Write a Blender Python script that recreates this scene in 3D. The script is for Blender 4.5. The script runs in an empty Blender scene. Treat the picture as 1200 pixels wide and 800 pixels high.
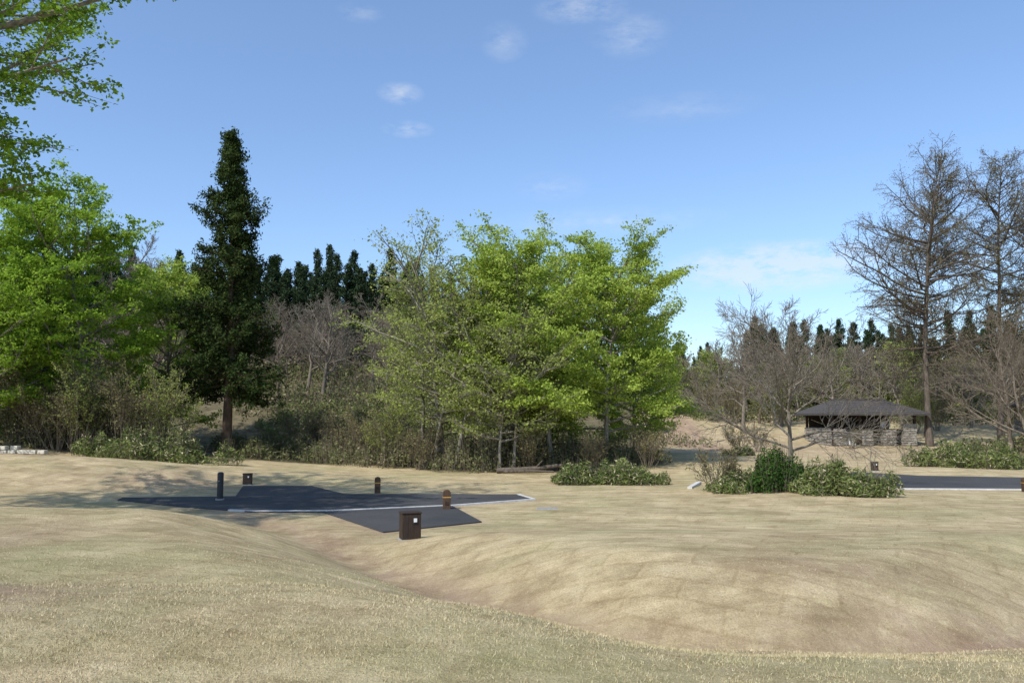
import bpy, math, numpy as np
from mathutils import Vector
RS=np.random.RandomState
scene=bpy.context.scene
scene.view_settings.view_transform='Standard'
scene.view_settings.look='None'
scene.view_settings.exposure=0

# ---------------------------------------------------------------- materials
def newmat(name):
    m=bpy.data.materials.new(name); m.use_nodes=True
    nt=m.node_tree; nt.nodes.clear()
    out=nt.nodes.new('ShaderNodeOutputMaterial')
    return m,nt,out
def N(nt,t,**k):
    n=nt.nodes.new(t)
    for a,b in k.items(): setattr(n,a,b)
    return n
def noise(nt,scale,detail=4,rough=0.55,vec=None):
    n=N(nt,'ShaderNodeTexNoise'); n.inputs['Scale'].default_value=scale
    n.inputs['Detail'].default_value=detail; n.inputs['Roughness'].default_value=rough
    if vec is not None: nt.links.new(vec,n.inputs['Vector'])
    return n.outputs['Fac']
def ramp(nt,fac,stops):
    r=N(nt,'ShaderNodeValToRGB'); nt.links.new(fac,r.inputs['Fac'])
    cr=r.color_ramp
    while len(cr.elements)<len(stops): cr.elements.new(0.5)
    for e,(p,c) in zip(cr.elements,stops):
        e.position=p; e.color=(c[0],c[1],c[2],1) if len(c)==3 else c
    return r.outputs['Color']
def mix(nt,fac,a,b,mode='MIX'):
    m=N(nt,'ShaderNodeMix',data_type='RGBA',blend_type=mode)
    if isinstance(fac,(int,float)): m.inputs[0].default_value=fac
    else: nt.links.new(fac,m.inputs[0])
    for i,s in ((6,a),(7,b)):
        if isinstance(s,tuple): m.inputs[i].default_value=(s[0],s[1],s[2],1)
        else: nt.links.new(s,m.inputs[i])
    return m.outputs[2]
def mth(nt,op,a,b=0.0,clamp=False):
    m=N(nt,'ShaderNodeMath',operation=op); m.use_clamp=clamp
    for i,s in ((0,a),(1,b)):
        if isinstance(s,(int,float)): m.inputs[i].default_value=s
        else: nt.links.new(s,m.inputs[i])
    return m.outputs[0]
def principled(nt,out,col,rough=0.85,spec=0.2,bump=None,bstr=0.4,bdist=0.02):
    p=N(nt,'ShaderNodeBsdfPrincipled')
    if isinstance(col,tuple): p.inputs['Base Color'].default_value=(*col,1)
    else: nt.links.new(col,p.inputs['Base Color'])
    p.inputs['Roughness'].default_value=rough
    p.inputs['Specular IOR Level'].default_value=spec
    if bump is not None:
        b=N(nt,'ShaderNodeBump'); b.inputs['Strength'].default_value=bstr; b.inputs['Distance'].default_value=bdist
        nt.links.new(bump,b.inputs['Height']); nt.links.new(b.outputs[0],p.inputs['Normal'])
    nt.links.new(p.outputs[0],out.inputs[0]); return p

def leafmat(name,c_dark,c_light,transl=0.35,nscale=0.6,c_odd=None):
    m,nt,out=newmat(name)
    g=N(nt,'ShaderNodeNewGeometry'); tc=N(nt,'ShaderNodeTexCoord')
    nz=noise(nt,nscale,3,0.6,tc.outputs['Object'])
    f=mth(nt,'ADD',mth(nt,'MULTIPLY',nz,1.1),mth(nt,'MULTIPLY',g.outputs['Random Per Island'],0.5))
    f=mth(nt,'SUBTRACT',f,0.3,True)
    col=ramp(nt,f,[(0.1,c_dark),(0.85,c_light)])
    if c_odd: 
        odd=mth(nt,'GREATER_THAN',g.outputs['Random Per Island'],0.88)
        col=mix(nt,odd,col,c_odd)
    d=N(nt,'ShaderNodeBsdfDiffuse'); t=N(nt,'ShaderNodeBsdfTranslucent')
    nt.links.new(col,d.inputs[0]); nt.links.new(col,t.inputs[0])
    ms=N(nt,'ShaderNodeMixShader'); ms.inputs[0].default_value=transl
    nt.links.new(d.outputs[0],ms.inputs[1]); nt.links.new(t.outputs[0],ms.inputs[2])
    nt.links.new(ms.outputs[0],out.inputs[0])
    return m
def barkmat(name,a,b,scale=3.0):
    m,nt,out=newmat(name)
    tc=N(nt,'ShaderNodeTexCoord'); mp=N(nt,'ShaderNodeMapping'); mp.inputs['Scale'].default_value=(1,1,0.25)
    nt.links.new(tc.outputs['Object'],mp.inputs[0])
    nz=noise(nt,scale*3,4,0.65,mp.outputs[0])
    principled(nt,out,ramp(nt,nz,[(0.3,a),(0.7,b)]),0.9,0.1,nz,0.6,0.02)
    return m
M={}
M['bark_beech']=barkmat('bark_beech',(0.12,0.105,0.085),(0.34,0.31,0.26))
M['bark_cedar']=barkmat('bark_cedar',(0.06,0.04,0.028),(0.17,0.12,0.085))
M['bark_bare']=barkmat('bark_bare',(0.11,0.093,0.072),(0.26,0.225,0.175))
M['bark_larch']=barkmat('bark_larch',(0.06,0.048,0.037),(0.17,0.14,0.11))
M['twig']=barkmat('twig',(0.10,0.08,0.056),(0.24,0.20,0.15))
M['leaf_spring']=leafmat('leaf_spring',(0.19,0.28,0.035),(0.50,0.61,0.12),0.45)
M['leaf_vivid']=leafmat('leaf_vivid',(0.12,0.225,0.02),(0.38,0.54,0.07),0.45)
M['leaf_olive']=leafmat('leaf_olive',(0.19,0.245,0.05),(0.43,0.48,0.14),0.45)
M['leaf_near']=leafmat('leaf_near',(0.09,0.18,0.018),(0.28,0.43,0.045),0.42)
M['needle']=leafmat('needle',(0.013,0.028,0.010),(0.072,0.10,0.03),0.1,1.1)
M['needle_far']=leafmat('needle_far',(0.020,0.037,0.019),(0.054,0.08,0.038),0.1,0.5)
M['larch_bud']=leafmat('larch_bud',(0.13,0.115,0.05),(0.26,0.235,0.11),0.2,0.5)
M['sasa']=leafmat('sasa',(0.055,0.09,0.028),(0.25,0.29,0.09),0.2,1.2,(0.48,0.42,0.27))
M['undergrowth']=leafmat('undergrowth',(0.07,0.085,0.03),(0.22,0.23,0.10),0.2,0.8,(0.30,0.245,0.155))
M['azalea']=leafmat('azalea',(0.02,0.05,0.012),(0.08,0.15,0.03),0.15,2.0)

# ---------------------------------------------------------------- helpers
def mesh_obj(name,V,F,mats,smooth=False,parent=None,loc=None):
    me=bpy.data.meshes.new(name); me.from_pydata(V,[],F)
    for m in mats: me.materials.append(m)
    if smooth: me.polygons.foreach_set('use_smooth',np.ones(len(me.polygons),dtype=bool))
    me.update()
    o=bpy.data.objects.new(name,me); scene.collection.objects.link(o)
    if parent: o.parent=parent
    if loc is not None: o.location=loc
    return o
def fast_mesh(name,parts,mats):
    nv=sum(len(p[0]) for p in parts); nf=sum(len(p[1]) for p in parts)
    V=np.concatenate([p[0] for p in parts]).astype(np.float32)
    loops=[];starts=[];mi=[];sm_=[];off=0;ls=0
    for v,f,m,s in parts:
        f=np.asarray(f); k=f.shape[1]
        loops.append((f+off).ravel()); starts.append(ls+np.arange(len(f))*k)
        ls+=len(f)*k; off+=len(v)
        mi.append(np.full(len(f),m)); sm_.append(np.full(len(f),s))
    me=bpy.data.meshes.new(name)
    me.vertices.add(nv); me.vertices.foreach_set('co',V.ravel())
    loops=np.concatenate(loops).astype(np.int32)
    me.loops.add(len(loops)); me.loops.foreach_set('vertex_index',loops)
    me.polygons.add(nf); me.polygons.foreach_set('loop_start',np.concatenate(starts).astype(np.int32))
    me.polygons.foreach_set('material_index',np.concatenate(mi).astype(np.int32))
    me.polygons.foreach_set('use_smooth',np.concatenate(sm_).astype(bool))
    for m in mats: me.materials.append(m)
    me.update(calc_edges=True); me.validate()
    return me
def put(name,me,loc,rot=0,scale=1,parent=None):
    o=bpy.data.objects.new(name,me); scene.collection.objects.link(o)
    o.location=loc; o.rotation_euler=(0,0,rot)
    o.scale=(scale,)*3 if isinstance(scale,(int,float)) else scale
    if parent: o.parent=parent
    return o
def empty(name,loc=(0,0,0)):
    e=bpy.data.objects.new(name,None); scene.collection.objects.link(e); e.location=loc; return e

# ---------------------------------------------------------------- terrain
def sm(t): t=np.clip(t,0,1); return t*t*(3-2*t)
_r=RS(5)
_w=[( _r.uniform(0,2*np.pi), _r.uniform(0,6.28)) for _ in range(40)]
def wav(x,y,lam,i0,n=6):
    s=0
    for i in range(n):
        a,p=_w[i0+i]; k=2*np.pi/(lam*(0.7+0.1*i))
        s=s+np.sin((x*np.cos(a)+y*np.sin(a))*k+p)
    return s/n
ASPH_A=[(-12.4,25.4),(-9.4,23.4),(-7.1,22.2),(-5.2,22.2),(-2.9,18.3),(-0.75,20.1),(-1.75,23.7),(0.7,25.6),(0.2,27.2),(-5.7,27.4),(-7.6,30.6),(-10.2,30.6),(-9.1,26.6),(-12.6,26.1)]
ASPH_B=[(12.6,29.6),(14.0,35.5),(16.5,38.5),(18.2,36),(26,34),(40,33),(40,28.2),(20,29)]
def polydist(x,y,P):
    P=np.array(P); n=len(P); d=np.full(x.shape,1e9); ins=np.zeros(x.shape,bool)
    for i in range(n):
        a=P[i]; b=P[(i+1)%n]; e=b-a
        t=np.clip(((x-a[0])*e[0]+(y-a[1])*e[1])/(e@e),0,1)
        d=np.minimum(d,np.hypot(x-a[0]-t*e[0],y-a[1]-t*e[1]))
        c=((a[1]>y)!=(b[1]>y))
        with np.errstate(divide='ignore',invalid='ignore'):
            xi=(b[0]-a[0])*(y-a[1])/(b[1]-a[1] if b[1]!=a[1] else 1e-9)+a[0]
        ins^=(c&(x<xi))
    return np.where(ins,-d,d)
SW=[(-8.5,23),(-4.6,18.5),(-3.3,16.0),(-1.6,13.4),(-0.1,11.2),(1.0,9.7),(3.5,8.9),(5.8,9.3),(8,11.0),(14,14)]
def swdist(x,y):
    d=np.full(x.shape,1e9)
    for a,b in zip(SW[:-1],SW[1:]):
        ex,ey=b[0]-a[0],b[1]-a[1]
        t=np.clip(((x-a[0])*ex+(y-a[1])*ey)/(ex*ex+ey*ey),0,1)
        d=np.minimum(d,np.hypot(x-a[0]-t*ex,y-a[1]-t*ey))
    return d
def gs(x,y,cx,cy,sx,sy,h,rot=0):
    c,s=math.cos(rot),math.sin(rot); dx,dy=x-cx,y-cy
    u=(dx*c+dy*s)/sx; v=(-dx*s+dy*c)/sy
    return h*np.exp(-0.5*(u*u+v*v))
def H(x,y):
    x=np.asarray(x,float); y=np.asarray(y,float)
    b=np.interp(y,[-50,4.5,6.0,7.5,9,13,17,20,45,60,80,130,300,1500],[0.3,0.02,-0.1,-0.5,-0.78,-0.80,-0.84,-0.9,-0.9,-0.25,2.0,4,11,14])
    sd=swdist(x,y)
    b=b-0.32*np.exp(-(sd/0.75)**2)*sm((y-6.8)/1.6)
    px=np.interp(y,[9.7,11.2,13.4,16,18.5,23],[1.0,-0.1,-1.6,-3.3,-4.6,-8.5])
    yl=np.interp(x,[1,3.5,5.8,8,14,20],[9.7,8.9,9.3,11,14,17])
    left=np.where(x>1.0,y<yl,x<px)
    inner=sm((sd-0.3)/2.1)*(~left)
    b=b+0.48*inner*(1-sm((y-13.5)/5.5))*sm((26-x)/10)
    inl=sm((sd-0.3)/3.4)*left*sm((y-5)/3)*(1-sm((x+0.5)/2.5))
    b=b+0.64*inl*(1-sm((y-15.0)/6.5))+gs(x,y,-13,17,5,3,0.15)
    b=b+gs(x,y,-19,33,6,2.6,0.75)+gs(x,y,-31,44,9,7,1.8)
    b=b+gs(x,y,10,26.5,3.0,3.0,0.18)
    b=b+3.2*sm((y-46)/16)*sm((-x-1)/8)+4*sm((y-70)/60)*sm((8-x)/30)
    b=b+gs(x,y,9,44,5,5,0.3)
    far=sm((y-60)/60)
    b=b+wav(x,y,5.0,0)*0.06*sm((y+2)/6)+wav(x,y,1.8,8)*0.020+wav(x,y,40,16)*1.4*far+wav(x,y,14,24)*0.12*sm((y-30)/20)
    for P in (ASPH_A,ASPH_B):
        d=polydist(x,y,P); k=1-sm((d-0.7)/2.4)
        b=b*(1-k)+(-0.925)*k
    return b
def h1(x,y): return float(H(np.array([x]),np.array([y]))[0])

t=np.linspace(-6.6,6.6,450); gx=4*np.sinh(t)
t=np.linspace(-4.2,6.4,480); gy=11+5*np.sinh(t)
X,Y=np.meshgrid(gx,gy); Z=H(X,Y)
nx,ny=len(gx),len(gy)
idx=np.arange(nx*ny).reshape(ny,nx)
F=np.stack([idx[:-1,:-1],idx[:-1,1:],idx[1:,1:],idx[1:,:-1]],-1).reshape(-1,4)

def masks(X,Y):
    sd=swdist(X,Y)
    R=np.exp(-(sd/0.6)**2)*0.85*sm((Y-8)/2)*(1-sm((Y-24)/4))
    R=np.maximum(R,gs(X,Y,-5.2,7.6,1.1,0.8,1.0)); R=np.maximum(R,gs(X,Y,6.8,9.2,2.6,0.8,1.2)); R=np.maximum(R,gs(X,Y,-13,30,4,1.6,0.7))
    R=np.maximum(R,gs(X,Y,-7.6,11.5,0.9,1.8,0.6)); R=np.maximum(R,gs(X,Y,4.5,11.0,1.2,0.5,0.5))
    R=np.maximum(R,gs(X,Y,-25,36,5,2.5,0.8))
    pathx=np.interp(Y,[40,50,60,70,80,100],[24,17,13,14.5,15.5,17])
    R=np.maximum(R,np.exp(-((X-pathx)/1.9)**4)*sm((Y-50)/6)*(Y<110)*1.4)
    R=np.maximum(R,gs(X,Y,18,56,8,7,0.6))
    for P in (ASPH_A,ASPH_B):
        d=polydist(X,Y,P); R=np.maximum(R,0.55*np.exp(-(np.maximum(d,0)/0.35)**2))
    G=sm((6.7-Y)/1.2)*0.5*(0.6+0.4*np.sin(X*0.9+1))+gs(X,Y,-6.2,10.5,0.8,1.0,0.8)+gs(X,Y,1.5,6.4,2.5,0.7,0.3)+gs(X,Y,-2.6,9,1.5,0.9,0.35)+gs(X,Y,6,5.6,1.5,.5,.4)
    edge=np.interp(X,[-60,-30,-24,-15,-8,-4,3,8,9.5,13,30,60],[52,50,39.5,42,43,38,36,40,60,84,80,70])+wav(X,Y,6,3)*1.2
    B=sm((Y-edge)/2.5)
    return R.clip(0,1.4),G.clip(0,1),B
mt,nt,out=newmat('dry_turf')
tc=N(nt,'ShaderNodeTexCoord'); pos=tc.outputs['Object']
at=N(nt,'ShaderNodeAttribute',attribute_name='masks'); sep=N(nt,'ShaderNodeSeparateColor'); nt.links.new(at.outputs['Color'],sep.inputs[0])
n1=noise(nt,0.35,4,0.6,pos); n2=noise(nt,1.6,6,0.7,pos); n3=noise(nt,40,4,0.8,pos); n4=noise(nt,0.75,5,0.65,pos)
c=ramp(nt,n2,[(0.3,(0.40,0.315,0.185)),(0.5,(0.53,0.435,0.265)),(0.7,(0.62,0.525,0.34))])
g=ramp(nt,n1,[(0.48,(0,0,0)),(0.64,(1,1,1))])
c=mix(nt,mth(nt,'MULTIPLY',g,0.4),c,(0.36,0.36,0.18))
c=mix(nt,0.8,c,ramp(nt,n4,[(0.35,(0.82,0.80,0.77)),(0.65,(1.12,1.12,1.12))]),'MULTIPLY')
c=mix(nt,0.6,c,ramp(nt,n3,[(0.3,(0.45,0.43,0.40)),(0.7,(1.5,1.5,1.5))]),'MULTIPLY')
mp=N(nt,'ShaderNodeMapping'); mp.inputs['Rotation'].default_value=(0,0,0.45); nt.links.new(pos,mp.inputs[0])
wz=N(nt,'ShaderNodeTexNoise'); wz.inputs['Scale'].default_value=1.1; wz.inputs['Detail'].default_value=5; nt.links.new(mp.outputs[0],wz.inputs['Vector'])
va=N(nt,'ShaderNodeVectorMath',operation='SCALE'); va.inputs['Scale'].default_value=0.2; nt.links.new(wz.outputs['Color'],va.inputs[0])
vb=N(nt,'ShaderNodeVectorMath',operation='ADD'); nt.links.new(mp.outputs[0],vb.inputs[0]); nt.links.new(va.outputs[0],vb.inputs[1])
br=N(nt,'ShaderNodeTexBrick'); nt.links.new(vb.outputs[0],br.inputs['Vector'])
br.inputs['Scale'].default_value=1.0; br.inputs['Brick Width'].default_value=1.3; br.inputs['Row Height'].default_value=0.42
br.inputs['Mortar Size'].default_value=0.045; br.inputs['Mortar Smooth'].default_value=1.0
br.inputs['Color1'].default_value=(0.88,0.88,0.86,1); br.inputs['Color2'].default_value=(1.08,1.07,1.05,1); br.inputs['Mortar'].default_value=(0.80,0.77,0.71,1)
c=mix(nt,0.8,c,br.outputs['Color'],'MULTIPLY')
# long drag / mowing streaks
mp2=N(nt,'ShaderNodeMapping'); mp2.inputs['Rotation'].default_value=(0,0,-0.35); mp2.inputs['Scale'].default_value=(0.25,2.6,1); nt.links.new(pos,mp2.inputs[0])
c=mix(nt,0.75,c,ramp(nt,noise(nt,1.4,5,0.7,mp2.outputs[0]),[(0.36,(0.80,0.79,0.76)),(0.6,(1.12,1.12,1.12))]),'MULTIPLY')
dirt=ramp(nt,n2,[(0.3,(0.25,0.165,0.105)),(0.7,(0.46,0.335,0.235))])
f=mth(nt,'MULTIPLY',sep.outputs[0],ramp(nt,noise(nt,2.4,6,0.75,pos),[(0.36,(0.15,)*3),(0.54,(1,)*3)]),True)
c=mix(nt,f,c,dirt)
green=mix(nt,n2,(0.23,0.25,0.10),(0.42,0.39,0.20))
fg=mth(nt,'MULTIPLY',sep.outputs[1],ramp(nt,noise(nt,1.1,5,0.7,pos),[(0.3,(0,)*3),(0.65,(1,)*3)]))
c=mix(nt,fg,c,green)
litter=ramp(nt,noise(nt,1.0,6,0.7,pos),[(0.3,(0.07,0.06,0.034)),(0.5,(0.15,0.125,0.072)),(0.7,(0.23,0.195,0.12))])
c=mix(nt,sep.outputs[2],c,litter)
bh=mth(nt,'ADD',mth(nt,'MULTIPLY',n3,0.7),mth(nt,'MULTIPLY',noise(nt,9,5,0.7,pos),0.9))
principled(nt,out,c,0.95,0.05,bh,0.9,0.06)
me=fast_mesh('ground',[(np.stack([X.ravel(),Y.ravel(),Z.ravel()],1),F,0,True)],[mt])
Rm,Gm,Bm=masks(X,Y)
col=np.stack([Rm.ravel(),Gm.ravel(),Bm.ravel(),np.ones(X.size)],1).astype(np.float32)
ca=me.color_attributes.new('masks','FLOAT_COLOR','POINT'); ca.data.foreach_set('color',col.ravel())
put('ground',me,(0,0,0))

# ---------------------------------------------------------------- grass blades near the camera
rng=RS(11); n=420000
yy=3.6*np.exp(rng.rand(n)*math.log(14/3.6)); xx=(rng.rand(n)*2-1)*(0.72*yy+1.5)
zz=H(xx,yy); L=(0.008+0.016*rng.rand(n)); W=0.0016+0.00026*yy
Rb,Gb,Bb=masks(xx,yy)
clump=0.5+wav(xx,yy,0.6,10)*0.7+wav(xx,yy,2.4,20)*0.6
keep=(rng.rand(n)>Rb*0.85)&(rng.rand(n)<0.2+0.8*np.clip(clump,0,1))&(rng.rand(n)>sm((yy-6.5)/7))
az=rng.rand(n)*6.283; lean=rng.rand(n)*1.6
d=np.stack([np.cos(az)*lean,np.sin(az)*lean,np.ones(n)],1); d/=np.linalg.norm(d,axis=1)[:,None]
a2=rng.rand(n)*6.283; w=np.stack([np.cos(a2)*W,np.sin(a2)*W,np.zeros(n)],1)
P0=np.stack([xx,yy,zz-0.003],1); V=np.stack([P0-w,P0+w,P0+d*(L*1.4)[:,None]],1)[keep].reshape(-1,3)
gcol=np.repeat(np.stack([Rb,Gb,Bb,np.ones(n)],1)[keep],3,axis=0).astype(np.float32)
Fb=np.arange(len(V)).reshape(-1,3)
mg,nt,out=newmat('dry_grass_blades')
tc=N(nt,'ShaderNodeTexCoord'); g=N(nt,'ShaderNodeNewGeometry')
at=N(nt,'ShaderNodeAttribute',attribute_name='masks'); sep=N(nt,'ShaderNodeSeparateColor'); nt.links.new(at.outputs['Color'],sep.inputs[0])
n1=noise(nt,0.7,4,0.65,tc.outputs['Object'])
c=ramp(nt,g.outputs['Random Per Island'],[(0.0,(0.35,0.27,0.15)),(0.5,(0.52,0.425,0.255)),(1.0,(0.66,0.565,0.37))])
gm=mth(nt,'ADD',ramp(nt,n1,[(0.50,(0,)*3),(0.64,(0.6,)*3)]),sep.outputs[1])
c=mix(nt,mth(nt,'MULTIPLY',gm,mth(nt,'MULTIPLY',mth(nt,'GREATER_THAN',noise(nt,80,1,0.5,tc.outputs['Object']),0.5),0.6),True),c,(0.25,0.30,0.11))
dd=N(nt,'ShaderNodeBsdfDiffuse'); nt.links.new(c,dd.inputs[0]); nt.links.new(dd.outputs[0],out.inputs[0])
gme=fast_mesh('grass',[(V,Fb,0,False)],[mg])
ca=gme.color_attributes.new('masks','FLOAT_COLOR','POINT'); ca.data.foreach_set('color',gcol.ravel())
put('grass',gme,(0,0,0))

# ---------------------------------------------------------------- asphalt + kerb lines
ma,nt,out=newmat('asphalt')
tc=N(nt,'ShaderNodeTexCoord'); pos=tc.outputs['Object']
a=noise(nt,90,3,0.7,pos); b=noise(nt,0.5,5,0.6,pos)
c=ramp(nt,a,[(0.3,(0.034,0.035,0.037)),(0.7,(0.085,0.086,0.089))]); c=mix(nt,0.8,c,ramp(nt,b,[(0.3,(0.75,)*3),(0.7,(1.4,1.33,1.2))]),'MULTIPLY')
principled(nt,out,c,0.9,0.15,a,0.5,0.01)
mc,nt,out=newmat('kerb_concrete')
tc=N(nt,'ShaderNodeTexCoord'); nz=noise(nt,6,6,0.7,tc.outputs['Object'])
principled(nt,out,ramp(nt,nz,[(0.3,(0.42,0.41,0.38)),(0.7,(0.66,0.65,0.62))]),0.8,0.2,nz,0.3,0.01)
def slab(name,P,z0,z1,mat):
    n=len(P); V=[(p[0],p[1],z0) for p in P]+[(p[0],p[1],z1) for p in P]
    F=[tuple(range(n,2*n))]+[(i,(i+1)%n,(i+1)%n+n,i+n) for i in range(n)]
    return mesh_obj(name,V,F,[mat])
slab('asphalt_parking_area',ASPH_A,-1.05,-0.895,ma)
slab('asphalt_parking_area',ASPH_B,-1.05,-0.895,ma)
def strip(name,pts,w,z0,z1,mat):
    pts=[Vector((p[0],p[1],0)) for p in pts]; L=[];Rr=[]
    for i,p in enumerate(pts):
        a=pts[max(i-1,0)]; b=pts[min(i+1,len(pts)-1)]; t=(b-a).normalized(); nn=Vector((-t.y,t.x,0))*w/2
        L.append(p+nn); Rr.append(p-nn)
    n=len(pts); V=[(q.x,q.y,z1) for q in L]+[(q.x,q.y,z1) for q in Rr]+[(q.x,q.y,z0) for q in L]+[(q.x,q.y,z0) for q in Rr]
    F=[]
    for i in range(n-1):
        F+=[(i,n+i,n+i+1,i+1),(2*n+i,i,i+1,2*n+i+1),(n+i,3*n+i,3*n+i+1,n+i+1)]
    F+=[(0,2*n,3*n,n),(n-1,2*n-1,4*n-1,3*n-1)]
    return mesh_obj(name,V,F,[mat])
strip('concrete_kerb',[(-7.9,22.6),(-7.1,22.3),(-5.1,22.35),(-1.75,23.75),(0.7,25.55),(0.22,27.1)],0.11,-1.0,-0.877,mc)
strip('concrete_kerb',[(12.5,29.5),(20,28.9),(30,28.6)],0.12,-1.0,-0.877,mc)
strip('concrete_kerb',[(6.3,28.6),(7.2,31.0)],0.16,-1.0,h1(6.8,30)+0.10,mc)

# ---------------------------------------------------------------- box helpers for built objects
def box(name,c,s,mat,parent=None,bev=0.0,rot=None):
    x,y,z=s[0]/2,s[1]/2,s[2]/2
    V=[(i*x,j*y,k*z) for k in(-1,1) for j in(-1,1) for i in(-1,1)]
    F=[(0,2,3,1),(4,5,7,6),(0,1,5,4),(2,6,7,3),(0,4,6,2),(1,3,7,5)]
    o=mesh_obj(name,V,F,[mat],parent=parent,loc=c)
    if rot: o.rotation_euler=rot
    if bev:
        m=o.modifiers.new('b','BEVEL'); m.width=bev; m.segments=2
    return o
def cyl(name,c,r,h,mat,parent=None,n=16,r2=None):
    r2=r if r2 is None else r2
    V=[(r*math.cos(i*2*math.pi/n),r*math.sin(i*2*math.pi/n),0) for i in range(n)]+[(r2*math.cos(i*2*math.pi/n),r2*math.sin(i*2*math.pi/n),h) for i in range(n)]
    F=[(i,(i+1)%n,(i+1)%n+n,i+n) for i in range(n)]+[tuple(range(n-1,-1,-1)),tuple(range(n,2*n))]
    return mesh_obj(name,V,F,[mat],parent=parent,loc=c)
def simple(name,c1,c2,scale=12,rough=0.7,spec=0.3,st=(1,1,1)):
    m,nt,out=newmat(name); tc=N(nt,'ShaderNodeTexCoord'); mp=N(nt,'ShaderNodeMapping'); mp.inputs['Scale'].default_value=st
    nt.links.new(tc.outputs['Object'],mp.inputs[0]); nz=noise(nt,scale,5,0.65,mp.outputs[0])
    principled(nt,out,ramp(nt,nz,[(0.3,c1),(0.7,c2)]),rough,spec,nz,0.3,0.005); return m
M['dkwood']=simple('dark_brown_wood',(0.022,0.014,0.010),(0.055,0.034,0.022),10,0.6,0.3,(4,4,0.6))
M['brown']=simple('brown_wood',(0.055,0.032,0.02),(0.11,0.066,0.04),10,0.7,0.2,(4,4,0.6))
M['black']=simple('black_metal',(0.015,0.015,0.017),(0.03,0.03,0.033),20,0.5,0.5)
M['white']=simple('white_plastic',(0.65,0.65,0.62),(0.8,0.8,0.78),8,0.5,0.4)
M['yellow']=simple('yellow_reflector',(0.42,0.23,0.05),(0.55,0.34,0.08),8,0.5,0.4)
M['grey']=simple('grey_metal',(0.22,0.22,0.20),(0.36,0.35,0.32),15,0.7,0.2)
M['roof']=simple('roof_shingle',(0.035,0.032,0.030),(0.11,0.10,0.092),6,0.85,0.15,(1,1,6))
M['stone']=simple('field_stone',(0.16,0.145,0.12),(0.42,0.385,0.33),3,0.9,0.1)
M['palestone']=simple('pale_stone',(0.42,0.38,0.30),(0.62,0.57,0.47),3,0.9,0.1)

def slantbox(name,w,d,hf,hb,mat,parent,z0=0):
    V=[(-w/2,-d/2,z0),(w/2,-d/2,z0),(w/2,d/2,z0),(-w/2,d/2,z0),(-w/2,-d/2,hf),(w/2,-d/2,hf),(w/2,d/2,hb),(-w/2,d/2,hb)]
    F=[(3,2,1,0),(4,5,6,7),(0,1,5,4),(1,2,6,5),(2,3,7,6),(3,0,4,7)]
    o=mesh_obj(name,V,F,[mat],parent=parent); m=o.modifiers.new('b','BEVEL'); m.width=0.012; m.segments=2; return o
def pedestal(x,y,w,h,rot):
    e=empty('power_outlet_pedestal',(x,y,h1(x,y)-0.02)); e.rotation_euler=(0,0,rot)
    box('footing',(0,0,0.01),(w+0.06,w*0.8+0.06,0.06),M['grey'],e,0.01)
    slantbox('cabinet',w,w*0.8,h*0.93,h*0.95,M['dkwood'],e,0.03)
    box('cap',(0,0,h*0.97),(w+0.03,w*0.8+0.03,0.035),M['dkwood'],e,0.01)
    box('outlet_panel',(w*0.18,-w*0.4-0.006,h*0.70),(w*0.26,0.012,h*0.22),M['black'],e,0.004)
    box('outlet_cover',(w*0.18,-w*0.4-0.022,h*0.72),(w*0.17,0.02,h*0.13),M['white'],e,0.004)
    box('door_seam',(-w*0.22,-w*0.4-0.003,h*0.5),(0.012,0.006,h*0.7),M['black'],e)
pedestal(-2.15,17.1,0.40,0.60,0.35)
pedestal(-10.3,31.4,0.32,0.46,0.1)
pedestal(17.7,39.3,0.30,0.46,-0.1)
def bollard(x,y,h,w,rot):
    e=empty('bollard',(x,y,h1(x,y)-0.02)); e.rotation_euler=(0,0,rot)
    n=10; prof=[(-w/2,0)]+[(-w/2*math.cos(math.pi*i/n),h-w/2*0.8+w/2*0.8*math.sin(math.pi*i/n)) for i in range(n+1)]+[(w/2,0)]
    dd=w*0.8; k=len(prof)
    V=[(p[0],-dd/2,p[1]) for p in prof]+[(p[0],dd/2,p[1]) for p in prof]
    F=[tuple(range(k-1,-1,-1)),tuple(range(k,2*k))]+[(i,(i+1)%k,(i+1)%k+k,i+k) for i in range(k)]
    o=mesh_obj('wooden_post',V,F,[M['brown']],parent=e); m=o.modifiers.new('b','BEVEL'); m.width=0.008
    box('reflective_band',(0,0,h*0.64),(w+0.010,dd+0.010,h*0.045),M['yellow'],e,0.002)
    box('number_plate',(0,-dd/2-0.006,h*0.36),(w*0.5,0.01,h*0.16),M['dkwood'],e,0.002)
bollard(-4.65,27.9,0.58,0.20,0.2)
bollard(-1.85,22.9,0.58,0.21,0.2)
bollard(18.1,28.4,0.52,0.24,-0.1)
e=empty('water_standpipe',(-9.15,25.3,-0.9))
cyl('pipe_cover',(0,0,0),0.095,0.82,M['black'],e,20); cyl('cap',(0,0,0.82),0.105,0.05,M['black'],e,20,0.06)
cyl('base_collar',(0,0,0),0.13,0.05,M['grey'],e,20); box('tap',(0,-0.12,0.6),(0.03,0.09,0.03),M['grey'],e,0.005)
e=empty('drain_grate',(1.0,23.0,h1(1.0,23.0)+0.0))
box('frame',(0,0,0),(0.6,0.5,0.03),M['grey'],e,0.005)
for i in range(5): box('bar_%d'%i,(-0.2+0.1*i,0,0.018),(0.03,0.4,0.008),M['grey'],e)

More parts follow.
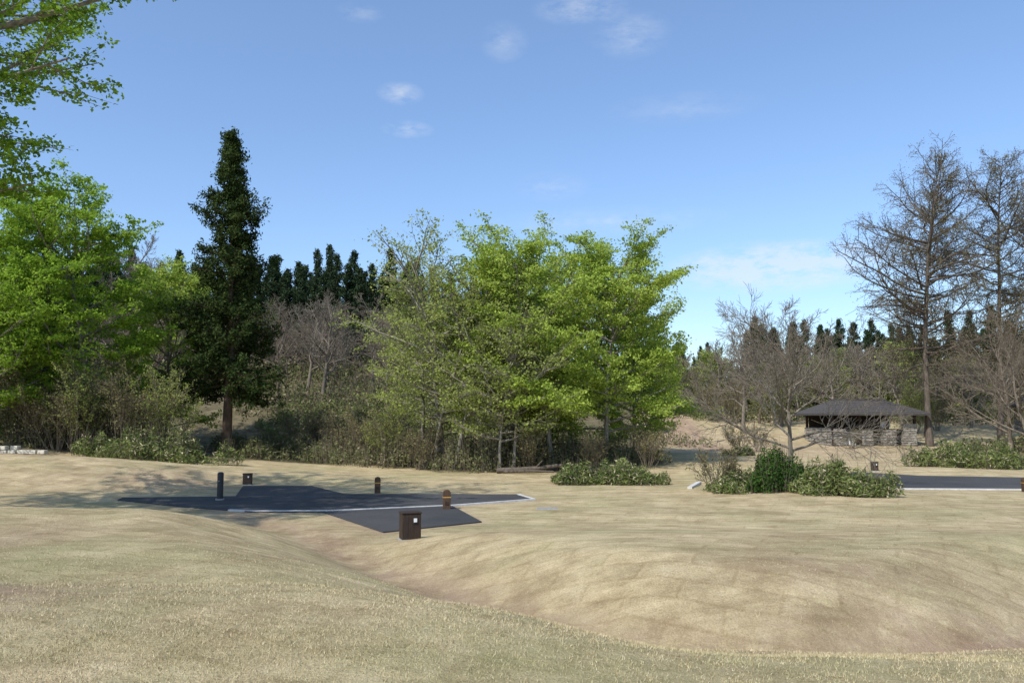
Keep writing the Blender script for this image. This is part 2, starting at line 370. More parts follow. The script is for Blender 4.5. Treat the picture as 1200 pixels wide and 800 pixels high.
# ---------------------------------------------------------------- shelter
def shelter(x,y,rot,w=7.4,dp=5.6,s=1.0):
    e=empty('stone_picnic_shelter',(x,y,h1(x,y)-0.05)); e.rotation_euler=(0,0,rot); e.scale=(s,s,s)
    r=RS(3); V=[];F=[]
    def addb(c,s,a=0):
        b=len(V)
        for k in(-1,1):
            for j in(-1,1):
                for i in(-1,1):
                    jj=r.uniform(-0.02,0.02,3)
                    V.append((c[0]+i*s[0]/2+jj[0],c[1]+j*s[1]/2+jj[1],c[2]+k*s[2]/2+jj[2]))
        for f in [(0,2,3,1),(4,5,7,6),(0,1,5,4),(2,6,7,3),(0,4,6,2),(1,3,7,5)]: F.append(tuple(b+q for q in f))
    def wall(x0,y0,x1,y1,hh):
        Lw=math.hypot(x1-x0,y1-y0); z=0
        while z<hh:
            ch=r.uniform(0.14,0.24); s=0
            while s<Lw:
                bl=min(r.uniform(0.22,0.55),Lw-s+0.05); t=(s+bl/2)/Lw
                cx,cy=x0+(x1-x0)*t,y0+(y1-y0)*t; o=r.uniform(-0.03,0.03)
                if abs(x1-x0)>abs(y1-y0): addb((cx,cy+o,z+ch/2),(bl-0.03,0.38,ch-0.03))
                else: addb((cx+o,cy,z+ch/2),(0.38,bl-0.03,ch-0.03))
                s+=bl
            z+=ch
    hw,hd=w/2-0.5,dp/2-0.5
    wall(-hw,-hd,-hw+0.9,-hd,1.15); wall(-hw+2.2,-hd,-0.2,-hd,1.0); wall(0.6,-hd,hw-1.6,-hd,1.15); wall(hw-1.0,-hd,hw,-hd,1.5)
    wall(-hw,hd,hw,hd,1.1); wall(-hw,-hd,-hw,hd,1.1); wall(hw,-hd,hw,hd,1.1)
    mesh_obj('stone_walls',V,F,[M['stone']],parent=e)
    i=0
    for px in (-hw,-hw/3,hw/3,hw):
        for py in(-hd,hd):
            box('post_%d'%i,(px,py,1.15),(0.17,0.17,2.3),M['dkwood'],e,0.01); i+=1
    box('front_beam',(0,-hd,2.30),(w-0.6,0.2,0.2),M['dkwood'],e); box('rear_beam',(0,hd,2.30),(w-0.6,0.2,0.2),M['dkwood'],e)
    box('rear_lattice',(0,hd-0.12,1.70),(w-1.2,0.05,1.1),M['dkwood'],e)
    box('table',(0,0.3,0.72),(2.2,0.8,0.06),M['brown'],e); box('table_leg',(0,0.3,0.35),(0.3,0.5,0.68),M['stone'],e)
    box('sink',(-hw+1.5,-hd+0.5,0.45),(0.8,0.5,0.9),M['white'],e,0.02)
    box('notice_board',(1.2,-hd+0.5,1.55),(0.7,0.05,0.45),M['white'],e)
    a,b=w/2+0.35,dp/2+0.35; rz=2.25; rt=3.3; rl=2.1
    V=[(-a,-b,rz),(a,-b,rz),(a,b,rz),(-a,b,rz),(-rl,0,rt),(rl,0,rt),(-a,-b,rz+.16),(a,-b,rz+.16),(a,b,rz+.16),(-a,b,rz+.16),(-rl,0,rt+.18),(rl,0,rt+.18)]
    F=[(6,7,11,10),(8,9,10,11),(7,8,11),(9,6,10),(0,4,5,1),(2,5,4,3),(1,5,2),(3,4,0),(0,1,7,6),(1,2,8,7),(2,3,9,8),(3,0,6,9)]
    mesh_obj('hip_roof',V,F,[M['roof']],parent=e)
    box('ridge_cap',(0,0,rt+0.2),(2*rl+0.2,0.25,0.1),M['roof'],e)
    for j in range(6):
        yy=-b+(j+0.5)*b/6.2; tt=(yy+b)/b; aa=a+(rl-a)*tt
        box('shingle_course_%d'%j,(0,yy,rz+0.175+(rt-rz)*tt),(2*aa-0.05,0.05,0.035),M['roof'],e)
    return e
shelter(26.0,60,0.05,s=0.95)
shelter(45.5,66,-0.1,6.5,5)

e=empty('stone_block_stack',(-22.6,37.2,h1(-22.6,37.2)))
r=RS(8)
for i in range(12):
    box('block_%d'%i,(-1.6+0.36*(i%8)+r.uniform(-.04,.04),r.uniform(-.2,.2),0.10+0.19*(i//8)),(0.34,0.3,0.18),M['palestone'],e,0.03,(0,0,r.uniform(-.2,.2)))

# ---------------------------------------------------------------- tree machinery
def tube(pts,rad,k):
    pts=np.asarray(pts);n=len(pts)
    T=np.gradient(pts,axis=0); T/=np.linalg.norm(T,axis=1)[:,None]+1e-9
    ref=np.array([0,0,1.0]) if abs(T[0,2])<0.8 else np.array([1.0,0,0])
    A=np.cross(T,ref); A/=np.linalg.norm(A,axis=1)[:,None]+1e-9; B=np.cross(T,A)
    an=np.arange(k)*2*np.pi/k
    V=pts[:,None,:]+rad[:,None,None]*(np.cos(an)[None,:,None]*A[:,None,:]+np.sin(an)[None,:,None]*B[:,None,:])
    i=np.arange(n-1)[:,None]*k; j=np.arange(k)[None,:]; j2=(j+1)%k
    F=np.stack([i+j,i+j2,i+k+j2,i+k+j],-1).reshape(-1,4)
    return V.reshape(-1,3),F
class Tree:
    def __init__(s,seed,rmin=0.004): s.r=RS(seed); s.V=[]; s.F=[]; s.off=0; s.tips=[]; s.rmin=rmin
    def walk(s,p,d,L,n,jit,trop):
        pts=[p]; d=d/np.linalg.norm(d)
        for i in range(n):
            d=d+s.r.normal(0,jit,3)+np.array([0,0,trop]); d=d/np.linalg.norm(d)
            p=p+d*(L/n); pts.append(p)
        return np.array(pts)
    def add(s,pts,r0,r1,k):
        V,F=tube(pts,np.linspace(r0,r1,len(pts)),k); s.V.append(V); s.F.append(F+s.off); s.off+=len(V)
    def side(s,d,ang,az):
        d=d/np.linalg.norm(d); ref=np.array([0,0,1.0]) if abs(d[2])<0.95 else np.array([1.0,0,0])
        a=np.cross(d,ref); a/=np.linalg.norm(a); b=np.cross(d,a)
        return d*math.cos(ang)+(a*math.cos(az)+b*math.sin(az))*math.sin(ang)
    def rec(s,p,d,L,r,lv,P):
        q=P[lv]; n=q['n']; pts=s.walk(p,d,L,n,q['jit'],q['trop'])
        s.add(pts,r,max(r*q.get('tap',0.3),s.rmin*0.7),q['k'])
        if q.get('leaf'): s.tips.append(pts)
        if lv+1<len(P):
            c=q['ch']; c=max(1,int(c*(0.75+0.5*s.r.rand())))
            for i in range(c):
                t=q.get('t0',0.2)+(1-q.get('t0',0.2))*(i+s.r.rand())/c
                f=t*n; a=min(int(f),n-1); pp=pts[a]+(pts[a+1]-pts[a])*(f-a); dd=pts[a+1]-pts[a]
                if q.get('flat'):
                    dn=dd/np.linalg.norm(dd); hz=np.cross(dn,[0,0,1.0]); hz/=np.linalg.norm(hz)+1e-9
                    sg=1 if i%2 else -1; an=q['ang']*s.r.uniform(0.75,1.2)
                    nd=dn*math.cos(an)+sg*hz*math.sin(an)+np.array([0,0,s.r.normal(0,0.18)])
                else: nd=s.side(dd,q['ang']*s.r.uniform(0.7,1.25),s.r.rand()*6.283)
                LL=L*q['lr']*(1-0.55*t)*s.r.uniform(0.7,1.3)
                s.rec(pp,nd,LL,max(r*q['rr']*(1-0.5*t),s.rmin),lv+1,P)
    def trunk(s,Hh,r,lean=0.03,k=9,x0=(0,0),d0=(0,0,1),n=14):
        pts=s.walk(np.array([x0[0],x0[1],-0.3]),np.array(d0,float),Hh,n,lean,0.04)
        rad=r*(1-np.linspace(0,1,n+1)**0.9*0.93); rad[0]*=1.35
        V,F=tube(pts,rad,k); s.V.append(V); s.F.append(F+s.off); s.off+=len(V); s.tp=pts; return pts
    def at(s,pts,t):
        f=t*(len(pts)-1); a=min(int(f),len(pts)-2); return pts[a]+(pts[a+1]-pts[a])*(f-a)
    def leaves(s,Nl,spread,zs,size,asp,nup=0.6,droop=0.0):
        tips=s.tips; r=s.r
        w=np.array([np.linalg.norm(p[-1]-p[0])+0.15 for p in tips]); w*=r.uniform(0.2,1.8,len(w)); w/=w.sum()
        ii=r.choice(len(tips),Nl,p=w); K=max(len(p) for p in tips)
        arr=np.array([p if len(p)==K else np.concatenate([p,np.repeat(p[-1:],K-len(p),0)]) for p in tips])
        t=r.rand(Nl)**0.8*(K-1); a=np.minimum(t.astype(int),K-2); f=(t-a)[:,None]
        C=arr[ii,a]*(1-f)+arr[ii,a+1]*f
        C=C+r.normal(0,1,(Nl,3))*np.array([spread,spread,zs]); C[:,2]-=droop*r.rand(Nl)
        nrm=r.normal(0,1,(Nl,3))*(1-nup)+np.array([0,0,nup])
        nrm/=np.linalg.norm(nrm,axis=1)[:,None]
        u=r.normal(0,1,(Nl,3)); A=np.cross(nrm,u); A/=np.linalg.norm(A,axis=1)[:,None]; B=np.cross(nrm,A)
        S=(size*r.uniform(0.6,1.4,Nl))[:,None]
        return np.stack([C-A*S/2,C+B*S*asp/2,C+A*S/2,C-B*S*asp/2],1).reshape(-1,3)
    def mesh(s,name,bark,leafV=None,leafm=None):
        V=np.concatenate(s.V); F=np.concatenate(s.F); parts=[(V,F,0,True)]; mats=[bark]
        if leafV is not None:
            parts.append((leafV,np.arange(len(leafV)).reshape(-1,4),1,False)); mats.append(leafm)
        return fast_mesh(name,parts,mats)

def broadleaf(name,seed,Hh,rad,nl,leaf,bark='bark_beech',low=0.12,size=0.15,stems=1,spread=0.16,nb=40,r0=None):
    T=Tree(seed); r=T.r
    prof=lambda t:(max(0.0,math.sin(math.pi*min(1,t*0.78+0.17)))**0.55)
    P=[dict(n=5,jit=0.10,trop=0.06,k=4,ch=8,t0=0.2,lr=0.55,ang=0.85,rr=0.5,flat=True,tap=0.25),
       dict(n=3,jit=0.14,trop=0.03,k=3,ch=4,t0=0.2,lr=0.6,ang=0.8,rr=0.55,flat=True,leaf=True),
       dict(n=2,jit=0.15,trop=0.0,k=3,leaf=True)]
    for st in range(stems):
        a=r.rand()*6.28; o=0.0 if stems==1 else 0.5
        hs=Hh*(0.93 if st==0 else r.uniform(0.7,0.9))
        pts=T.trunk(hs,(r0 or Hh*0.014)*(1 if st==0 else 0.7),0.05,8,(math.cos(a)*o,math.sin(a)*o),(math.cos(a)*0.1*(stems>1),math.sin(a)*0.1*(stems>1),1))
        n=int(nb/ (1+0.4*(stems-1)))
        for i in range(n):
            t=low+(0.98-low)*(i+r.rand())/n; tc=(t-low)/(1-low)
            p=T.at(pts,t); az=i*2.4+r.rand()*1.2; el=0.08+0.85*tc*r.uniform(0.6,1.2)
            L=rad*prof(tc)*r.uniform(0.6,1.2)+0.3
            d=np.array([math.cos(az)*math.cos(el),math.sin(az)*math.cos(el),math.sin(el)])
            T.rec(p,d,L,0.012+0.015*L,0,P)
        T.tips.append(pts[-3:])
    lv=T.leaves(nl,spread,spread*0.5,size,0.62,0.5)
    return T.mesh(name,M[bark],lv,M[leaf])

def cedar(name,seed,Hh,rad,nl,low=0.18,nb=150,leaf='needle',size=0.17,notch=True,spread=0.11,rmin=0.004):
    T=Tree(seed,rmin); r=T.r; pts=T.trunk(Hh,Hh*0.017,0.012,8)
    P=[dict(n=4,jit=0.08,trop=0.05,k=3,ch=5,t0=0.2,lr=0.42,ang=0.9,rr=0.5,leaf=True),
       dict(n=2,jit=0.2,trop=0.06,k=3,leaf=True)]
    ph=r.uniform(0,6.28,6)
    for i in range(nb):
        tc=(i+r.rand())/nb; t=low+(0.99-low)*tc; p=T.at(pts,t); az=r.rand()*6.28
        pr=(1-tc)**(0.78 if notch else 0.62)*(1.0 if tc>0.12 else 0.8+tc*1.7)
        if notch:
            lob=math.sin(3*az+ph[0]+tc*17)*0.5+math.sin(2*az+ph[1]-tc*29)*0.5
            pr*=(1-0.38*math.exp(-((tc-0.40)/0.05)**2)+0.16*math.sin(tc*31)+0.28*lob)
        L=rad*max(pr,0.08)*r.uniform(0.6,1.15)+0.12
        el=-0.25+0.7*tc
        T.rec(p,np.array([math.cos(az)*math.cos(el),math.sin(az)*math.cos(el),math.sin(el)]),L,0.01+0.012*L,0,P)
    T.tips.append(pts[-5:])
    lv=T.leaves(nl,spread,spread,size,0.42,0.25,0.05)
    return T.mesh(name,M['bark_cedar'],lv,M[leaf])

def baretree(name,seed,Hh,spread,bark='bark_bare',th=0.3,nb=12,dense=1.0,k4=True,rmin=0.005,buds=0,el0=0.35):
    T=Tree(seed,rmin); r=T.r; pts=T.trunk(Hh*0.80,Hh*0.02,0.05,8)
    P=[dict(n=6,jit=0.12,trop=0.06,k=5,ch=int(8*dense),t0=0.18,lr=0.62,ang=0.65,rr=0.55,tap=0.2),
       dict(n=5,jit=0.14,trop=0.05,k=3,ch=int(7*dense),t0=0.15,lr=0.62,ang=0.65,rr=0.6,tap=0.35),
       dict(n=3,jit=0.14,trop=0.04,k=3,ch=int(5*dense),t0=0.15,lr=0.7,ang=0.6,rr=0.8,tap=0.5,leaf=True)]
    if k4: P.append(dict(n=2,jit=0.12,trop=0.03,k=3,leaf=True,tap=0.6))
    for i in range(nb):
        t=th+(0.98-th)*(i+r.rand())/nb; tc=(t-th)/(1-th); p=T.at(pts,t); az=i*2.4+r.rand()
        el=el0+0.75*tc; L=spread*(1.0-0.55*tc)*r.uniform(0.8,1.2)
        T.rec(p,np.array([math.cos(az)*math.cos(el),math.sin(az)*math.cos(el),math.sin(el)]),L,0.01*Hh*(1-0.5*tc)*0.8,0,P)
    lv=T.leaves(buds,0.05,0.05,0.07,0.6,0.2) if buds else None
    return T.mesh(name,M[bark],lv,M['larch_bud'] if buds else None)

def larch(name,seed,Hh,rad,low=0.25,nb=75,buds=15000):
    T=Tree(seed,0.010); r=T.r; pts=T.trunk(Hh*0.95,Hh*0.0115,0.03,8)
    P=[dict(n=6,jit=0.13,trop=0.07,k=4,ch=13,t0=0.15,lr=0.42,ang=0.85,rr=0.45,tap=0.25),
       dict(n=3,jit=0.18,trop=0.0,k=3,ch=5,t0=0.15,lr=0.6,ang=0.8,rr=0.7,leaf=True,tap=0.6),
       dict(n=2,jit=0.2,trop=-0.05,k=3,leaf=True,tap=0.7)]
    for i in range(nb):
        tc=(i+r.rand())/nb; t=low+(0.99-low)*tc; p=T.at(pts,t); az=r.rand()*6.28
        L=rad*(0.5+0.5*math.sin(math.pi*min(1,tc*0.85+0.12)))*(1-tc**5*0.5)*r.uniform(0.35,1.15)
        el=-0.1+0.8*tc
        T.rec(p,np.array([math.cos(az)*math.cos(el),math.sin(az)*math.cos(el),math.sin(el)]),L,0.012+0.012*L,0,P)
    lv=T.leaves(buds,0.12,0.12,0.09,0.6,0.2)
    return T.mesh(name,M['bark_larch'],lv,M['larch_bud'])
def plant(name,me,x,y,rot=0,s=1): return put(name,me,(x,y,h1(x,y)),rot,s)

# hero trees
plant('cedar_tree',cedar('cedar_tree',2,18.8,3.35,72000,nb=290,size=0.175,spread=0.12,low=0.2),-16,45)
plant('beech_tree',broadleaf('beech_tree',21,13.6,4.6,52000,'leaf_vivid',size=0.155),-22.3,42)
plant('beech_tree',broadleaf('beech_tree',22,11.0,4.2,38000,'leaf_vivid',size=0.155),-27,41.5)
plant('beech_tree',broadleaf('beech_tree',23,10.8,3.2,26000,'leaf_spring',size=0.15),-20.2,47)
plant('beech_tree',broadleaf('beech_tree',24,8.0,3.2,20000,'leaf_vivid',size=0.15,low=0.25),-25.6,38.5)
plant('beech_tree',broadleaf('beech_tree',31,12.0,3.9,21000,'leaf_olive',stems=3,low=0.24,size=0.13),-3.3,40)
plant('beech_tree',broadleaf('beech_tree',32,11.7,4.4,44000,'leaf_spring',stems=2,size=0.14,low=0.2),-0.6,43.5)
plant('beech_tree',broadleaf('beech_tree',33,11.0,4.0,38000,'leaf_spring',low=0.22,size=0.135),2.0,39.4)
plant('beech_tree',broadleaf('beech_tree',34,11.4,4.2,46000,'leaf_spring',size=0.135,low=0.18),4.8,41)
plant('beech_tree',broadleaf('beech_tree',38,11.6,3.8,34000,'leaf_spring',size=0.15,low=0.25),3.2,45.5)
plant('beech_tree',broadleaf('beech_tree',35,9.6,3.5,26000,'leaf_spring',size=0.15),7.4,48)
plant('beech_tree',broadleaf('beech_tree',36,10.6,3.2,16000,'leaf_olive',stems=2,size=0.135,low=0.2),-5.0,46)
plant('beech_tree',broadleaf('beech_tree',37,7.6,2.9,11000,'leaf_olive',stems=3,size=0.125,low=0.25),-0.4,38.2)
plant('beech_tree',broadleaf('beech_tree',41,15.0,6.8,80000,'leaf_near',size=0.12,low=0.5,nb=46,spread=0.13,r0=0.26),-15.1,17.4)
plant('bare_cherry_tree',baretree('bare_cherry_tree',51,6.5,4.2,nb=16,dense=1.18,th=0.27,rmin=0.0065,el0=0.25),10.1,29)
bare2=baretree('bare_tree',52,10.5,4.0,nb=13,dense=0.9,th=0.25,rmin=0.011)
bare3=baretree('bare_tree',53,8.0,4.2,nb=13,dense=0.9,th=0.25,bark='twig',rmin=0.010)
plant('bare_tree',bare2,-14.2,60,0.4,0.9); plant('bare_tree',bare2,-10.9,62,2.1,0.88)
plant('bare_tree',bare3,-8.2,58,1.0,0.95); plant('bare_tree',bare3,-17,58,3.0,0.95)
plant('bare_tree',bare3,27.2,42,0.3,1.0); plant('bare_tree',bare3,30.5,49,2.0,1.1); plant('bare_tree',bare2,19.0,66,1.0,0.9)
plant('bare_tree',bare3,34,52,4,1.0); plant('bare_tree',bare2,23.5,70,2.5,0.8)
plant('bare_tree',bare2,-29,62,3.0,1.4)
l1=larch('larch_tree',61,22.3,6.8,buds=20000); l2=larch('larch_tree',62,22.8,5.4,low=0.3,nb=85,buds=20000)
plant('larch_tree',l1,30.2,58,0.6); plant('larch_tree',l2,36.6,60,0); plant('larch_tree',l2,33.2,64,2,0.95); plant('larch_tree',l1,42,61,3.5,0.9)

# distant forests
fc=[cedar('far_conifer',71,14,2.3,9000,low=0.06,nb=70,leaf='needle_far',size=0.32,notch=False,spread=0.18,rmin=0.02),cedar('far_conifer',72,16,2.4,10000,low=0.06,nb=80,leaf='needle_far',size=0.32,notch=False,spread=0.18,rmin=0.02)]
fb=[baretree('far_bare',73,9,3.4,bark='twig',nb=12,dense=0.9,k4=False,rmin=0.022),baretree('far_bare',74,10,3.6,nb=12,dense=0.9,k4=False,rmin=0.022)]
fg=[broadleaf('far_green',75,10,3.8,8000,'leaf_olive',size=0.3,spread=0.3)]
r=RS(99)
E1=empty('distant_conifer_forest'); E2=empty('distant_bare_forest')
def far(E,meshes,x,y,s): 
    put('tree_part',meshes[r.randint(len(meshes))],(x,y,h1(x,y)-0.2),r.rand()*6.28,(s*r.uniform(0.9,1.2),)*2+(s*r.uniform(0.88,1.12),),E)
for y,stp in ((97,2.3),(102,2.2),(108,2.3),(116,2.5)):
    x=-78.0
    while x<6:
        hh=0.95 if x<-12 else 0.78
        far(E1,fc,x+r.uniform(-.7,.7),y+r.uniform(-2,2),hh*r.uniform(0.88,1.0)); x+=stp*r.uniform(0.8,1.2)
for i in range(20):
    y=r.uniform(60,80); far(E1,fc,r.uniform(-60,-40),y,0.85)
for i in range(140):
    y=r.uniform(98,125); far(E1,fc,r.uniform(32,95)*y/110,y,r.uniform(0.6,0.8))
for i in range(40):
    y=r.uniform(112,150); far(E1,fc,r.uniform(14,42)*y/110,y,r.uniform(0.45,0.66))
for i in range(80):
    y=r.uniform(84,108); far(E2,fb,r.uniform(19,80)*y/95,y,r.uniform(0.65,0.95))
for i in range(26):
    y=r.uniform(68,80); far(E2,fb,r.uniform(21,60),y,r.uniform(0.6,0.85))
for i in range(50):
    y=r.uniform(66,92); far(E2,fb,r.uniform(-45,4)*y/80,y,r.uniform(0.75,1.0))
for i in range(12):
    far(E2,fg,r.uniform(18,60),r.uniform(80,100),r.uniform(0.5,0.7))
plant('small_cedar_tree',fc[0],11.8,66,0,(0.34,0.34,0.26))

# ---------------------------------------------------------------- shrubs & bamboo grass
def leafpatch(name,seed,pts_fn,nl,hgt,size,asp,mat,stemn=400,nup=0.45,stemr=0.006,patchy=0.0):
    r=RS(seed); x,y,hm=pts_fn(r,nl)
    q=wav(x,y,2.2,(seed*3)%30)*1.8; q2=wav(x,y,0.8,(seed*5)%30)*1.5
    keep=r.rand(nl)<np.clip(1.0-patchy*(0.6-q-q2*0.6),0.03,1)
    x,y,hm,q,q2=x[keep],y[keep],hm[keep],q[keep],q2[keep]; nl=len(x)
    hh=hgt*hm*np.clip(0.62+0.35*q+0.3*q2+r.uniform(-.15,.2,nl),0.15,1.35)
    t=r.rand(nl)**0.6; z=H(x,y)+hh*t
    C=np.stack([x,y,z],1)
    nrm=r.normal(0,1,(nl,3))*(1-nup)+np.array([0,0,nup]); nrm/=np.linalg.norm(nrm,axis=1)[:,None]
    u=r.normal(0,1,(nl,3)); A=np.cross(nrm,u); A/=np.linalg.norm(A,axis=1)[:,None]; B=np.cross(nrm,A)
    S=(size*r.uniform(0.6,1.4,nl))[:,None]
    LV=np.stack([C-A*S/2,C+B*S*asp/2,C+A*S/2,C-B*S*asp/2],1).reshape(-1,3)
    sv=[];sf=[];off=0
    for i in range(min(stemn,nl)):
        p=np.array([x[i],y[i],float(C[i,2]-hh[i]*t[i])-0.05]); top=p+np.array([r.normal(0,.12),r.normal(0,.12),hh[i]*1.15+0.07])
        V,Fq=tube(np.array([p,(p+top)/2+r.normal(0,.03,3),top]),np.array([stemr,stemr,stemr*.5]),3); sv.append(V); sf.append(Fq+off); off+=len(V)
    me=fast_mesh(name,[(np.concatenate(sv),np.concatenate(sf),0,True),(LV,np.arange(len(LV)).reshape(-1,4),1,False)],[M['twig'],M[mat]])
    return put(name,me,(0,0,0))
def ell(cx,cy,rx,ry):
    def f(r,n):
        a=r.rand(n)*6.283; q=np.sqrt(r.rand(n)); wob=1+0.18*np.sin(a*3+cx)+0.12*np.sin(a*7+cy)
        return cx+rx*q*wob*np.cos(a),cy+ry*q*wob*np.sin(a),np.sqrt(np.clip(1-q*q*0.85,0.05,1))
    return f
leafpatch('bamboo_grass_patch',1,ell(-17.6,38.8,3.6,1.5),14000,1.6,0.21,0.22,'sasa',patchy=0.5)
leafpatch('bamboo_grass_patch',2,ell(-12.5,47,5.5,3),16000,1.4,0.22,0.3,'undergrowth',900,patchy=0.7)
leafpatch('bamboo_grass_patch',3,ell(-11,54,6.5,4),15000,1.2,0.26,0.25,'sasa',700,patchy=0.8)
leafpatch('bamboo_grass_patch',4,ell(3.9,31.6,2.1,1.2),13000,1.0,0.17,0.22,'sasa',300,patchy=0.35)
leafpatch('bamboo_grass_patch',5,ell(10.6,25.6,1.5,1.0),10000,1.0,0.16,0.22,'sasa',250,patchy=0.35)
leafpatch('bamboo_grass_patch',6,ell(7.6,26.9,1.1,0.9),5500,0.8,0.15,0.22,'sasa',150,patchy=0.35)
leafpatch('azalea_bush',7,ell(8.6,26.5,0.95,0.7),10000,1.45,0.09,0.5,'azalea',250,0.3,patchy=0.2)
leafpatch('azalea_bush',17,ell(9.9,26.8,0.5,0.45),3500,1.0,0.09,0.5,'azalea',120,0.3)
leafpatch('bamboo_grass_patch',8,ell(24.0,42,2.9,1.4),12000,1.6,0.22,0.22,'sasa',patchy=0.5)
leafpatch('undergrowth',9,ell(0.5,41,7,3.2),22000,1.8,0.14,0.5,'undergrowth',1500,0.3,0.009,0.7)
leafpatch('undergrowth',10,ell(-7.0,43.5,3.4,2.6),10000,2.0,0.14,0.5,'undergrowth',800,0.3,0.009,0.6)
leafpatch('undergrowth',11,ell(-24,42,6,2.4),14000,2.4,0.15,0.5,'undergrowth',900,0.3,0.01,0.4)
leafpatch('undergrowth',12,ell(-5,59,16,7),22000,1.8,0.22,0.5,'undergrowth',1500,0.3,0.014,0.6)
leafpatch('undergrowth',13,ell(40,52,12,4),14000,1.5,0.2,0.5,'undergrowth',900,0.3,0.01,0.6)
leafpatch('undergrowth',14,ell(42,76,24,5),16000,1.6,0.3,0.5,'undergrowth',900,0.3,0.018,0.6)
leafpatch('undergrowth',16,ell(-25,80,40,10),26000,2.6,0.34,0.5,'undergrowth',1500,0.3,0.025,0.4)
leafpatch('bamboo_grass_patch',15,ell(13.8,49,0.9,0.8),2500,0.7,0.2,0.25,'sasa')
def twigshrub(name,seed,Hh,n,buds,leaf):
    T=Tree(seed,0.0075); r=T.r
    P=[dict(n=5,jit=0.09,trop=0.05,k=4,ch=8,t0=0.25,lr=0.5,ang=0.5,rr=0.55,tap=0.3),
       dict(n=3,jit=0.12,trop=0.05,k=3,ch=5,t0=0.2,lr=0.6,ang=0.55,rr=0.7,tap=0.5,leaf=True),
       dict(n=2,jit=0.12,trop=0.03,k=3,leaf=True,tap=0.6)]
    for i in range(n):
        az=r.rand()*6.28; s=r.rand()*0.35; el=1.5-r.rand()*0.55
        T.rec(np.array([math.cos(az)*s,math.sin(az)*s,-0.1]),np.array([math.cos(az)*math.cos(el),math.sin(az)*math.cos(el),math.sin(el)]),Hh*r.uniform(0.6,1),0.022,0,P)
    lv=T.leaves(buds,0.06,0.05,0.08,0.6,0.3)
    return T.mesh(name,M['twig'],lv,M[leaf])
ts=[twigshrub('twiggy_shrub',81,4.2,15,4500,'leaf_olive'),twigshrub('twiggy_shrub',82,3.4,14,3000,'larch_bud'),twigshrub('twiggy_shrub',83,2.0,12,1200,'larch_bud')]
for x,y,k,s in [(-21.5,39.5,0,1.1),(-19.2,39.8,1,1.25),(-23.5,40,1,1.2),(-17.6,40.5,0,1.05),(-20.5,41.5,0,1.2),(-25.2,41,1,1.2),(-22.4,39.5,1,1),
                (-7.5,43,1,0.9),(-6.3,41.5,0,0.8),(-4.6,39.5,2,1.1),(-9.2,45,2,1.2),(-11,48,1,0.8),(-13,49,2,1.3),(0.8,38,2,1.0),(3.6,37.6,2,0.9),(6.6,39,1,0.7),
                (7.0,27.6,2,0.8),(14.5,51,2,0.9),(16,52,2,0.8),(31,46,1,1),(34,47,0,0.9),(33,50,1,0.9),(37,50,1,1),(20,72,1,1.2),(23,70,0,1.1),(18.5,74,1,1.2),(33,66,0,1),(36,68,1,1.2),(23.6,56,2,0.7)]:
    plant('twiggy_shrub',ts[k],x,y,x*3.1,s)

T=Tree(5); pts=np.array([[-1.6,0,0.12],[-0.6,0.05,0.16],[0.4,-0.03,0.24],[1.4,0.05,0.36]])
T.add(pts,0.13,0.08,9); T.add(np.array([[0.2,0,0.25],[0.5,-0.3,0.6]]),0.05,0.03,5)
T.add(np.array([[-1.3,-0.5,0.1],[0,-0.45,0.13],[1.0,-0.6,0.1]]),0.07,0.05,7)
plant('fallen_log',T.mesh('fallen_log',M['bark_larch']),0.9,37.0)

# ---------------------------------------------------------------- light, sky, camera
SX,SY,EL=-0.55,-0.68,math.radians(48)
az=math.atan2(SX,SY)
sun=bpy.data.lights.new('sun','SUN'); sun.energy=4.7; sun.angle=math.radians(0.53); sun.color=(1.0,0.955,0.885)
so=bpy.data.objects.new('sun',sun); scene.collection.objects.link(so)
sv=Vector((math.sin(az)*math.cos(EL),math.cos(az)*math.cos(EL),math.sin(EL)))
so.rotation_euler=sv.to_track_quat('Z','Y').to_euler(); so.location=(0,0,60)
w=bpy.data.worlds.new('World'); scene.world=w; w.use_nodes=True; nt=w.node_tree; nt.nodes.clear()
wo=N(nt,'ShaderNodeOutputWorld'); bg=N(nt,'ShaderNodeBackground'); bg.inputs['Strength'].default_value=0.145
sk=N(nt,'ShaderNodeTexSky',sky_type='NISHITA'); sk.sun_disc=False; sk.sun_elevation=EL; sk.sun_rotation=az%(2*math.pi)
sk.altitude=100; sk.air_density=1.05; sk.dust_density=0.6; sk.ozone_density=1.8
tc=N(nt,'ShaderNodeTexCoord'); D=tc.outputs['Generated']
mp=N(nt,'ShaderNodeMapping'); mp.inputs['Scale'].default_value=(1,1,2.6); nt.links.new(D,mp.inputs[0])
nz=noise(nt,26,8,0.68,mp.outputs[0])
tot=None
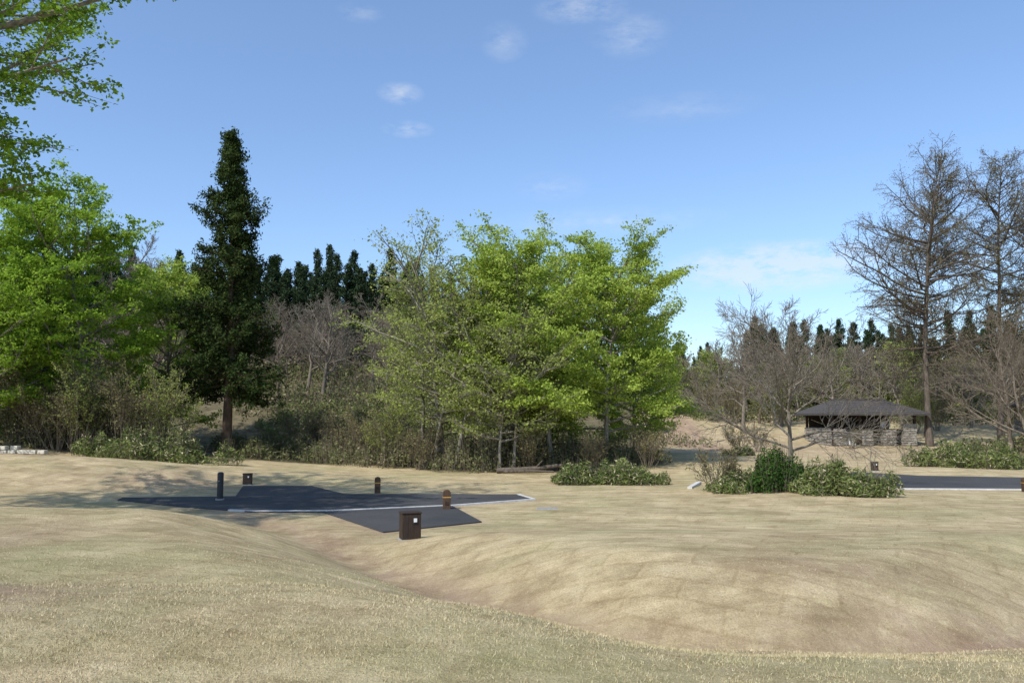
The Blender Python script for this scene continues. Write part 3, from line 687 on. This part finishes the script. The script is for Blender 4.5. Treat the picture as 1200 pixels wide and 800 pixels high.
for (a,b,sx,sz,k) in [(-0.145,0.42,0.030,0.014,0.5),(-0.135,0.372,0.034,0.011,0.5),(-0.01,0.49,0.03,0.025,0.25),(0.155,0.50,0.05,0.028,0.28),(0.09,0.535,0.06,0.018,0.4),(-0.2,0.53,0.03,0.012,0.25),(0.05,0.295,0.05,0.02,0.25),(0.335,0.192,0.14,0.034,1.3),(0.22,0.40,0.10,0.02,0.15),(0.12,0.25,0.16,0.02,0.25)]:
    v=Vector((a,1,b)).normalized(); s1=N(nt,'ShaderNodeVectorMath',operation='SUBTRACT'); nt.links.new(D,s1.inputs[0]); s1.inputs[1].default_value=v
    s2=N(nt,'ShaderNodeVectorMath',operation='MULTIPLY'); nt.links.new(s1.outputs[0],s2.inputs[0]); s2.inputs[1].default_value=(1/sx,1/sx,1/sz)
    ln=N(nt,'ShaderNodeVectorMath',operation='LENGTH'); nt.links.new(s2.outputs[0],ln.inputs[0])
    g=mth(nt,'MULTIPLY',mth(nt,'SUBTRACT',1.0,ln.outputs['Value'],True),k*1.6)
    tot=g if tot is None else mth(nt,'ADD',tot,g)
f=mth(nt,'MULTIPLY',tot,mth(nt,'MULTIPLY',mth(nt,'SUBTRACT',nz,0.36,True),2.4),True)
el=N(nt,'ShaderNodeSeparateXYZ'); nt.links.new(D,el.inputs[0])
tint=ramp(nt,el.outputs['Z'],[(0.0,(0.98,1.06,1.2)),(0.22,(1.12,1.22,1.38)),(0.6,(1.34,1.42,1.5))])
skc=mix(nt,1.0,sk.outputs[0],tint,'MULTIPLY')
cc=mix(nt,mth(nt,'MINIMUM',f,0.5),skc,(6.0,6.2,6.5))
nt.links.new(cc,bg.inputs[0]); nt.links.new(bg.outputs[0],wo.inputs[0])

cam=bpy.data.cameras.new('camera'); cam.lens=28; cam.sensor_width=36; cam.clip_end=4000; cam.clip_start=0.1
co=bpy.data.objects.new('camera',cam); scene.collection.objects.link(co)
co.location=(0,0,1.65); co.rotation_euler=(math.radians(90+5.5),0,0)
scene.camera=co
